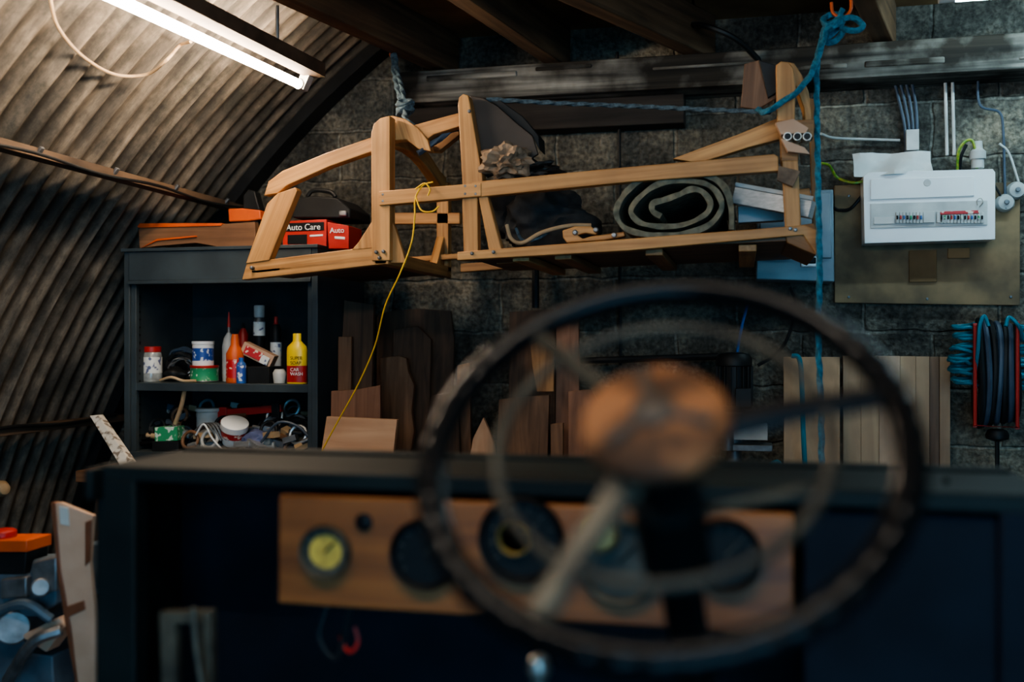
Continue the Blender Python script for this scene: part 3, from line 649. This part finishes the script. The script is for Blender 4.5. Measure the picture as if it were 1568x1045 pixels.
b.tube([PY(1498,104,3.66),PY(1500,160,3.66),PY(1530,172,3.66),PY(1536,200,3.66),PY(1538,262,3.66),PY(1540,320,3.63)],.0045,'bluegrey')
b.tube([PY(1530,220,3.66),PY(1545,235,3.66),PY(1560,280,3.66)],.004,'offwhite')
b.tube([PY(1276,318,3.6),PY(1284,322,3.62),PY(1302,320,3.66),PY(1320,300,3.66)],.006,'black')
b.done(0)
b=B('alarm_bell')
for u,v in((1537,312),(1554,293)):
    p=PY(u,v,3.66); b.lathe(p,[(.03,0),(.03,.02),(.024,.032),(.008,.036),(.006,.036)],'offwhite',axis=(0,-1,0)); b.cyl(p-V((0,.036,0)),p-V((0,.044,0)),.008,'steel')
b.tube([PY(1520,280,3.66),PY(1530,296,3.64),PY(1537,312,3.64)],.004,'black'); b.done(.002)
b=B('steel_switch_box'); b.pp([(1160,296),(1276,290),(1278,432),(1158,428)],3.55,.14,'bluebox'); b.pp([(1164,300),(1272,295),(1274,396),(1162,396)],3.54,.012,'bluebox'); b.pp([(1228,394),(1250,394),(1250,404),(1228,404)],3.537,.01,'dial'); b.pp([(1226,392),(1252,392),(1252,409),(1226,409)],3.5395,.01,'white'); b.done(.004)
b=B('wall_conduit'); b.tube([PY(820,398,3.62),PY(820,472,3.62)],.014,'black',smooth=0); b.tube([PY(1146,462,3.6),PY(1136,500,3.55),PY(1128,545,3.5)],.005,'blue'); b.tube([PY(1210,440,3.6),PY(1218,470,3.6),PY(1205,520,3.6),PY(1185,545,3.6),PY(1160,560,3.6)],.006,'black'); b.tube([PY(890,553,3.6),PY(1100,546,3.6)],.012,'black',smooth=0)
b.tube([PY(945,80,3.66) ,PY(948,150,3.66),PY(950,560,3.66)],.006,'black',smooth=0); b.tube([PY(1060,38,3.5),PY(1080,40,3.4),PY(1120,56,3.4),PY(1150,80,3.48),PY(1180,120,3.6),PY(1200,200,3.66)],.01,'black'); b.done(0)
# ------------------------------------------------------------------ leaning timber
def lean(name,px,Y0,k,th,mat,L=V((0,0,1)),base=.90):
    P=[]
    for u,v in px:
        Y=Y0
        for _ in range(5): p=PY(u,v,Y); Y=Y0+(p.z-base)*k
        if v>=700: p=at(u,Y0,base)
        P.append(p)
    b=B(name); b.prism(P,(0,th,0),mat,L); return b.done(.0015)
lean('timber_offcut',[(527,460),(572,467),(570,560),(566,705),(520,705),(522,560)],3.25,.05,.018,'walnut')
lean('timber_offcut',[(518,516),(538,516),(536,705),(516,705)],3.215,.05,.015,'brown')
lean('timber_offcut',[(577,484),(600,476),(640,473),(690,476),(695,520),(692,705),(575,705)],3.58,.1,.015,'walnut')
lean('timber_offcut',[(602,505),(640,500),(660,520),(658,590),(660,705),(600,705)],3.52,.08,.015,'walnut')
lean('timber_offcut',[(582,549),(610,545),(622,549),(625,570),(634,590),(630,630),(634,660),(626,705),(586,705),(584,620)],3.44,.08,.025,'brown')
lean('timber_offcut',[(507,599),(545,597),(582,590),(583,705),(505,705)],3.17,.05,.018,'red_brown')
lean('timber_offcut',[(500,638),(608,643),(598,705),(486,705)],3.10,.06,.02,'pink',V((1,0,0)))
lean('timber_offcut',[(740,640),(750,662),(756,680),(760,705),(716,705),(724,672)],3.36,.1,.02,'pink')
lean('timber_offcut',[(764,612),(800,608),(841,605),(838,705),(760,705)],3.46,.1,.02,'brown')
lean('timber_offcut',[(852,470),(886,470),(888,705),(850,705)],3.50,.1,.02,'red_brown')
lean('timber_offcut',[(780,478),(850,474),(850,705),(778,705)],3.56,.08,.02,'walnut')
lean('timber_offcut',[(812,528),(830,520),(848,534),(848,600),(822,600),(815,560)],3.44,.1,.02,'ash_dark')
lean('timber_offcut',[(660,606),(700,600),(705,705),(640,705)],3.46,.1,.02,'walnut')
lean('timber_offcut',[(843,650),(862,648),(862,705),(843,705)],3.40,.1,.02,'brown')
lean('timber_offcut',[(870,600),(905,596),(930,640),(935,705),(870,705)],3.42,.1,.02,'red_brown')
lean('timber_offcut',[(700,560),(718,556),(722,705),(702,705)],3.52,.1,.02,'brown')
lean('timber_offcut',[(960,600),(990,598),(992,705),(958,705)],3.46,.1,.02,'pine')
b=B('laminated_board')
for i,(u0,u1) in enumerate([(1291,1318),(1318.5,1346),(1346.5,1378),(1378.5,1402),(1402.5,1423),(1423.5,1438),(1439,1455)]):
    top=545+i*.3; P=[PY(u0,top,3.64),PY(u1,top,3.64),at(u1,3.60,.35),at(u0,3.60,.35)]
    b.prism(P,(0,.025,0),['pine','pine','pink','pine','pine','brown','pine'][i],V((0,0,1)))
b.mm((.36,3.55,0),(.92,3.68,.35),'joist')
b.done(.0005)
b=B('plank'); P=[PY(1200,547,3.55),PY(1286,547,3.55),at(1286,3.45,.90),at(1200,3.45,.90)]; b.prism(P,(0,.022,0),'pine',V((0,0,1))); b.done(.001)
b=B('air_hose'); b.tube([PY(1212,545,3.4),PY(1224,550,3.4),PY(1228,590,3.4),PY(1230,660,3.4),PY(1234,740,3.38)],.008,'teal'); b.tube([PY(1145,715,3.3),PY(1165,722,3.3),PY(1190,708,3.3),PY(1195,725,3.3)],.009,'teal'); b.done(0)
b=B('electric_motor'); p=at(1124,3.35,.90); zt_=PY(1124,542,3.35).z
b.mm((p.x-.05,3.30,.90),(p.x+.05,3.40,.925),'steel'); b.cyl((p.x,3.35,.92),(p.x,3.35,zt_-.12),.025,'steel')
zc=zt_-.10
b.lathe((p.x,3.35,zc-.09),[(.05,0),(.058,.01),(.058,.02),(.052,.02),(.052,.15),(.058,.15),(.058,.175),(.048,.19),(.02,.195)],'black')
for k in range(18):
    t=k*math.pi/9; b.box((p.x+.055*math.cos(t),3.35+.055*math.sin(t),zc-.005),(.012,.004,.13),'black',(0,0,t))
b.box((p.x+.03,3.29,zc-.04),(.05,.03,.06),'black'); b.box((p.x+.045,3.31,zc-.15),(.12,.08,.05),'offwhite'); b.box((p.x+.05,3.31,zc-.2),(.14,.1,.02),'steel'); b.cyl((p.x-.02,3.27,zc-.13),(p.x-.02,3.27,zc-.21),.02,'steel'); b.done(.002)
b=B('hose_reel'); Y=3.50
def q(u,v,y=Y): return PY(u,v,y)
for y in(Y-.03,Y+.10):
    b.tube([q(1493,498,y),q(1493,652,y),q(1558,655,y),q(1558,495,y)],.006,'red',smooth=0)
for (u,v) in((1493,498),(1493,652),(1558,655),(1558,495)): b.bar(q(u,v,Y-.03),q(u,v,Y+.16),.012,.012,'red')
b.bar(q(1493,575,Y+.14),q(1558,575,Y+.14),.012,.03,'red')
for k in range(7):
    u=1499+k*9; 
    cz=q(u,572).z; hh=.175-.004*k%3; cx=q(u,572,Y+.03).x; pts=[]
    for j in range(12):
        t=j*math.pi/6; pts.append((cx+.004*math.sin(t*2+k),Y+.035+.055*math.cos(t),cz+hh*math.sin(t)*1.0))
    b.tube(pts,.0098,'bluegrey' if k%2 else 'black',closed=True,smooth=3)
b.lathe(q(1527,676,Y+.03),[(.012,0),(.034,.008),(.036,.02),(.03,.035),(.02,.04)],'black')
b.tube([q(1527,676,Y+.03),q(1527,720,Y+.03),q(1527,780,Y+.03)],.007,'black',smooth=0); b.done(.001)
b=B('coiled_air_hose')
for (uc,rad,v0,v1,loops) in((1474,.035,498,592,11),(1572,.035,500,600,11)):
    pts=[]; n=loops*10; rr=random.Random(uc)
    for i in range(n+1):
        t=2*math.pi*i/10; vv=v0+(v1-v0)*i/n+rr.uniform(-2,2); c=q(uc+5*math.sin(i*.07)+rr.uniform(-1,1),vv,Y+.02)
        pts.append(c+V((rad*math.cos(t),rad*.8*math.sin(t),.006*math.sin(t*.5))))
    b.tube(pts,.0062,'teal',smooth=2)
b.tube([q(1490,590),q(1497,540,Y-.04),q(1500,500,Y-.04),q(1507,484,Y-.03),q(1514,500,Y-.04)],.006,'teal'); b.tube([q(1540,500,Y-.05),q(1545,486,Y-.04),q(1560,500,Y-.04),q(1566,520,Y)],.006,'teal'); b.done(0)
# ------------------------------------------------------------------ left foreground things
b=B('white_plank'); a=PY(137,637,3.0); c=PY(150,636,3.0); d2=PY(201,709,2.85); e2=PY(183,713,2.85)
k=(0-a.z)/(e2.z-a.z); dn=e2-a; dn2=d2-c
b.prism([a,c,c+dn2*k*.93,a+dn*k*.93],(0,.03,0),'flaky')
b.done(.002)
b=B('flattened_cardboard_box'); Y=1.95
b.pp([(78,771),(92,770),(142,790),(137,860),(146,950),(146,1045),(134,1300),(128,1300),(112,1000),(92,880)],Y,.012,'cardboard')
b.pp([(77,770),(84,770),(92,870),(108,960),(120,1060),(118,1060),(104,985),(88,880)],Y-.003,.018,'tape')
b.pp([(100,930),(128,920),(130,934),(104,946)],Y-.003,.004,'tape'); b.pp([(130,800),(140,796),(137,860),(130,868)],Y-.003,.004,'tape'); b.pp([(90,775),(104,778),(106,806),(92,803)],Y-.002,.004,'offwhite'); b.mm((PY(130,1290,Y).x-.1,Y,0),(PY(130,1290,Y).x+.1,Y+.3,PY(130,1290,Y).z+.03),'cardboard'); b.done(.001)
b=B('metalworking_lathe'); Y=2.1
b.pp([(-60,880),(45,880),(50,858),(86,852),(86,925),(60,945),(-60,945)],Y,.25,'machine')
b.pp([(-60,945),(36,940),(36,1000),(80,1005),(82,1060),(-60,1060)],Y+.02,.2,'machine'); b.pp([(0,888),(40,884),(40,916),(0,918)],Y-.02,.03,'steel'); b.pp([(48,862),(86,853),(86,905),(50,915)],Y-.03,.04,'steel')
b.cyl(PY(20,962,Y-.02),PY(20,962,Y+.1),.04,'steel'); b.cyl(PY(62,900,Y-.05),PY(62,900,Y),.022,'steel'); b.tube([PY(0,935,Y-.03),PY(40,925,Y-.05),PY(80,950,Y-.03)],.012,'machine'); b.tube([PY(10,1045,Y-.02),PY(50,985,Y-.06),PY(95,965,Y-.03)],.014,'steel')
b.pp([(30,975),(90,945),(100,960),(70,1000)],Y-.01,.05,'cardboard')
p=PY(0,1060,Y); b.mm((p.x-.1,Y,0),(p.x+.12,Y+.22,p.z),'machine'); b.done(.004)
b=B('emergency_stop_switch'); b.pp([(-30,846),(40,846),(38,880),(-30,880)],Y,.08,'black'); b.pp([(-30,828),(41,828),(41,846),(-30,846)],Y-.01,.09,'orange'); c=PY(6,828,Y+.03); b.lathe(c,[(.026,0),(.026,.008),(.03,.01),(.03,.024),(.024,.028)],None,mats=['dial','red','red','red']); b.done(.003)
b=B('wall_switch'); c=roof(-2,748,.0); b.lathe(c,[(.03,0),(.03,.02),(.02,.04),(.01,.044)],'cream',axis=(1,-.3,0)); b.done(.001)
# ------------------------------------------------------------------ car
car=empty('vintage_car')
YD=1.42
zT=PY(700,752,YD).z
xl=PY(152,800,YD).x; xr=PY(1640,800,YD).x
zc=zT+.022
b=B('scuttle')
b.mm((xl,YD-.01,zT-.004),(xr,YD+.03,zc),'darkp')
b.mm((xl+.01,YD+.02,zc-.012),(xr-.01,YD+.24,zc),'darkp')
b.mm((xl+.02,YD+.21,zc-.03),(xr-.02,YD+.25,zc+.006),'darkp')
xp=PY(212,900,YD).x
b.mm((xl,YD-.01,.36),(xp,YD+.03,zT),'darkp')
b.mm((xl,YD+.02,.36),(xl+.012,YD+.24,zc-.01),'darkp')
xq=PY(1528,900,YD).x
b.mm((xq,YD-.01,.36),(xr,YD+.03,zT),'navy'); b.mm((xr-.012,YD+.02,.36),(xr,YD+.24,zc-.01),'navy')
b.mm((xl+.01,YD+.22,.36),(xr-.01,YD+.236,zc-.02),'navy')
b.mm((xl,YD-.04,zT-.03),(xl+.015,YD+.03,zT+.02),'darkp')
for u in (170,400,640,1250,1450):
    p=PY(u,738,YD-.012); b.cyl(p,p+V((0,.01,0)),.005,'darkp',n=12)
b.mm((PY(1230,800,YD).x,YD+.005,.5),(xq+.01,YD+.02,zT-.01),'navy')
b.done(.004,parent=car)
b=B('floor_pan'); b.mm((xl,.1,.34),(xr,YD+.24,.36),'darkp'); b.mm((xl+.15,-1.2,.24),(xl+.21,2.9,.34),'black'); b.mm((xr-.21,-1.2,.24),(xr-.15,2.9,.34),'black'); b.mm((xl+.15,2.2,.24),(xr-.15,2.27,.32),'black')
for x in(xl+.18,xr-.18):
    for y in(-1.0,2.4): b.lathe((x,y,0),[(.1,0),(.09,.015),(.03,.03),(.025,.22),(.04,.24)],'red' )
b.done(.004,parent=car)
b=B('wooden_dashboard')
x0=PY(430,800,YD).x; x1=PY(1215,800,YD).x; zt2=PY(435,752,YD).z; zb2=PY(435,925,YD-.01).z
b.prism([(x0,YD-.012,zb2),(x0+.002,YD-.012,zt2-.004),(x1,YD-.012,zt2-.004),(x1,YD-.012,zb2+.0)],(0,.022,0),'dash',V((1,0,0)))
b.done(.004,parent=car)
def gauge(nm,u,v,r,face,bez,ring=None):
    p=PY(u,v,YD-.012); b=B(nm)
    b.lathe(p,[(r,0),(r*1.02,.012),(r*.95,.018),(r*.88,.016),(r*.86,.006),(r*.66,.006),(.002,.006)],None,axis=(0,-1,0),mats=[bez,bez,bez,bez,ring or face,face],n=40)
    tk='greydial' if face=='dial' else 'dial'
    for k in range(10):
        t=-2.2+k*.49; d=V((math.sin(t),0,math.cos(t))); c=p+V((0,-.007,0)); b.bar(c+d*r*.66,c+d*r*.8,.002,.003,tk)
    c=p+V((0,-.009,0)); b.bar(c,c+V((r*.4,0,r*.4)),.002,.003,tk)
    b.done(.0008,parent=car)
gauge('oil_pressure_gauge',501,844,.040,'ivory','ring','greydial')
gauge('speedometer',652,848,.052,'dial','glossblk')
gauge('tachometer',800,825,.062,'dial','glossblk')
gauge('ammeter',790,822,.026,'ivory','brass')
gauge('clock_gauge',950,860,.060,'greydial','ring')
gauge('fuel_gauge',1110,850,.050,'dial','glossblk')
b=B('dash_knobs')
p=PY(558,799,YD-.012); b.lathe(p,[(.013,0),(.013,.006),(.009,.008)],'glossblk',axis=(0,-1,0))
p=PY(920,810,YD-.012); b.lathe(p,[(.012,0),(.012,.02),(.028,.022),(.03,.03),(.024,.036)],'brass',axis=(0,-1,0))
p=PY(825,1025,1.1); b.lathe(p-V((0,0,.25)),[(.006,0),(.006,.235),(.010,.24),(.013,.25),(.010,.262),(.004,.266)],'chrome')
p=PY(520,975,YD+.05); b.tube([p,p+V((.02,-.01,-.02)),p+V((.035,-.01,-.005)),p+V((.03,-.01,.02))],.003,'red'); b.tube([p+V((-.02,0,.05)),p+V((-.03,-.01,0)),p+V((0,-.01,-.03)),p+V((.02,0,.05))],.004,'black')
b.done(.001,parent=car)
b=B('handbrake_bracket')
b.pp([(243,938),(322,936),(324,1200),(306,1200),(306,956),(268,956),(270,1200),(250,1200)],YD-.1,.02,'ring'); b.tube([PY(296,930,YD-.12),PY(302,1000,YD-.12),PY(312,1060,YD-.12)],.005,'ring')
b.done(.002,parent=car)
# steering wheel
sw=B('steering_wheel')
C=PD(1009,682,.87)
vr=(C-V((0,0,CZ))).normalized()
rt=V((CA,SA,0)); rt=(rt-vr*rt.dot(vr)).normalized(); up=rt.cross(vr).normalized()
tl_=math.radians(-8); tilt=math.radians(41)
mn=(up*math.cos(tl_)+rt*math.sin(tl_))
N_=(-vr*math.cos(tilt)+mn*math.sin(tilt)).normalized()
E1=(rt*math.cos(tl_)-up*math.sin(tl_)).normalized(); E2=N_.cross(E1).normalized()
if E2.dot(up)<0: E2=-E2
RW=.2050
def wp(r,t,h=0): return C+E1*r*math.cos(t)+E2*r*math.sin(t)+N_*h
NS=48
sw.tube([wp(RW,2*math.pi*i/480) for i in range(480)],.0138,'rim',n=20,closed=True,smooth=0,rf=lambda f,a:1+.07*math.cos(f*2*math.pi*NS)*(.5+.5*math.cos(a+0)))
sw.tube([wp(.145,2*math.pi*i/96,.004) for i in range(96)],.0055,'ringd',n=12,closed=True,smooth=0)
def spoke(deg,mat,w0,w1,r0=.03,r1=None,h0=.012):
    r1=r1 or RW-.004
    t=math.radians(deg); tn=t+math.pi/2
    dirv=E1*math.cos(tn)+E2*math.sin(tn)
    vs=[]
    for p,w,h in((wp(r0,t,h0),w0,.008),(wp((r0+r1)/2,t,h0*.8),(w0+w1)/2*.9,.006),(wp(r1,t,0),w1,.006)):
        vs+= [p-dirv*w+N_*-h*.6,p+dirv*w+N_*-h*.6,p+dirv*w*.5+N_*h,p-dirv*w*.5+N_*h]
    fs=[]
    for k in(0,4): 
        for j in range(4): l=(j+1)%4; fs.append((k+j,k+l,k+4+l,k+4+j))
    fs+=[(3,2,1,0),(8,9,10,11)]
    sw.add(vs,fs,mat)
spoke(6,'glossblk',.021,.012); spoke(122,'ringd',.012,.009); spoke(234,'ring',.019,.013)
sw.lathe(wp(0,0,-.03),[(.03,0),(.045,.02),(.052,.035),(.05,.045)],'glossblk',axis=N_,n=40)
sw.lathe(wp(0,0,.014),[(.045,0),(.058,.004),(.063,.009),(.064,.018),(.060,.024),(.050,.028),(.030,.031),(.010,.032)],'leather',axis=N_,n=48)
for deg in (95,215,335):
    t=math.radians(deg); a0=wp(.012,t,.046); a1=wp(.050,t,.043); sw.cyl(a0,a1,.0052,'dkbrown',n=10)
sw.lathe(wp(0,0,.040),[(.019,0),(.019,.008),(.013,.011),(.004,.012)],'dkbrown',axis=N_,n=24)
sw.done(.0008,parent=car)
b=B('steering_column'); a0=wp(0,0,-.02)
end=a0-N_*.62
b.cyl(a0,end,.022,'glossblk'); b.cyl(a0-N_*.05,a0-N_*.16,.034,'darkp'); 
s1=a0-N_*.09; b.tube([s1,s1+E1*.05+N_*.01,s1+E1*.13+N_*.02],.005,'ring')
b.done(.002,parent=car)
# ------------------------------------------------------------------ world, camera
w=bpy.data.worlds.new('world'); scene.world=w; w.use_nodes=True
w.node_tree.nodes['Background'].inputs[0].default_value=(.20,.50,.78,1); w.node_tree.nodes['Background'].inputs[1].default_value=3.2
cam=bpy.data.cameras.new('camera'); co=bpy.data.objects.new('camera',cam); scene.collection.objects.link(co)
co.location=(0,0,CZ); co.rotation_euler=(math.pi/2,0,A)
cam.lens=35; cam.sensor_width=36; cam.clip_start=.02
cam.dof.use_dof=True; cam.dof.focus_distance=3.2; cam.dof.aperture_fstop=1.5
scene.camera=co
scene.view_settings.view_transform='AgX'
try: scene.view_settings.look='AgX - Medium High Contrast'
except Exception: pass
scene.view_settings.exposure=.72
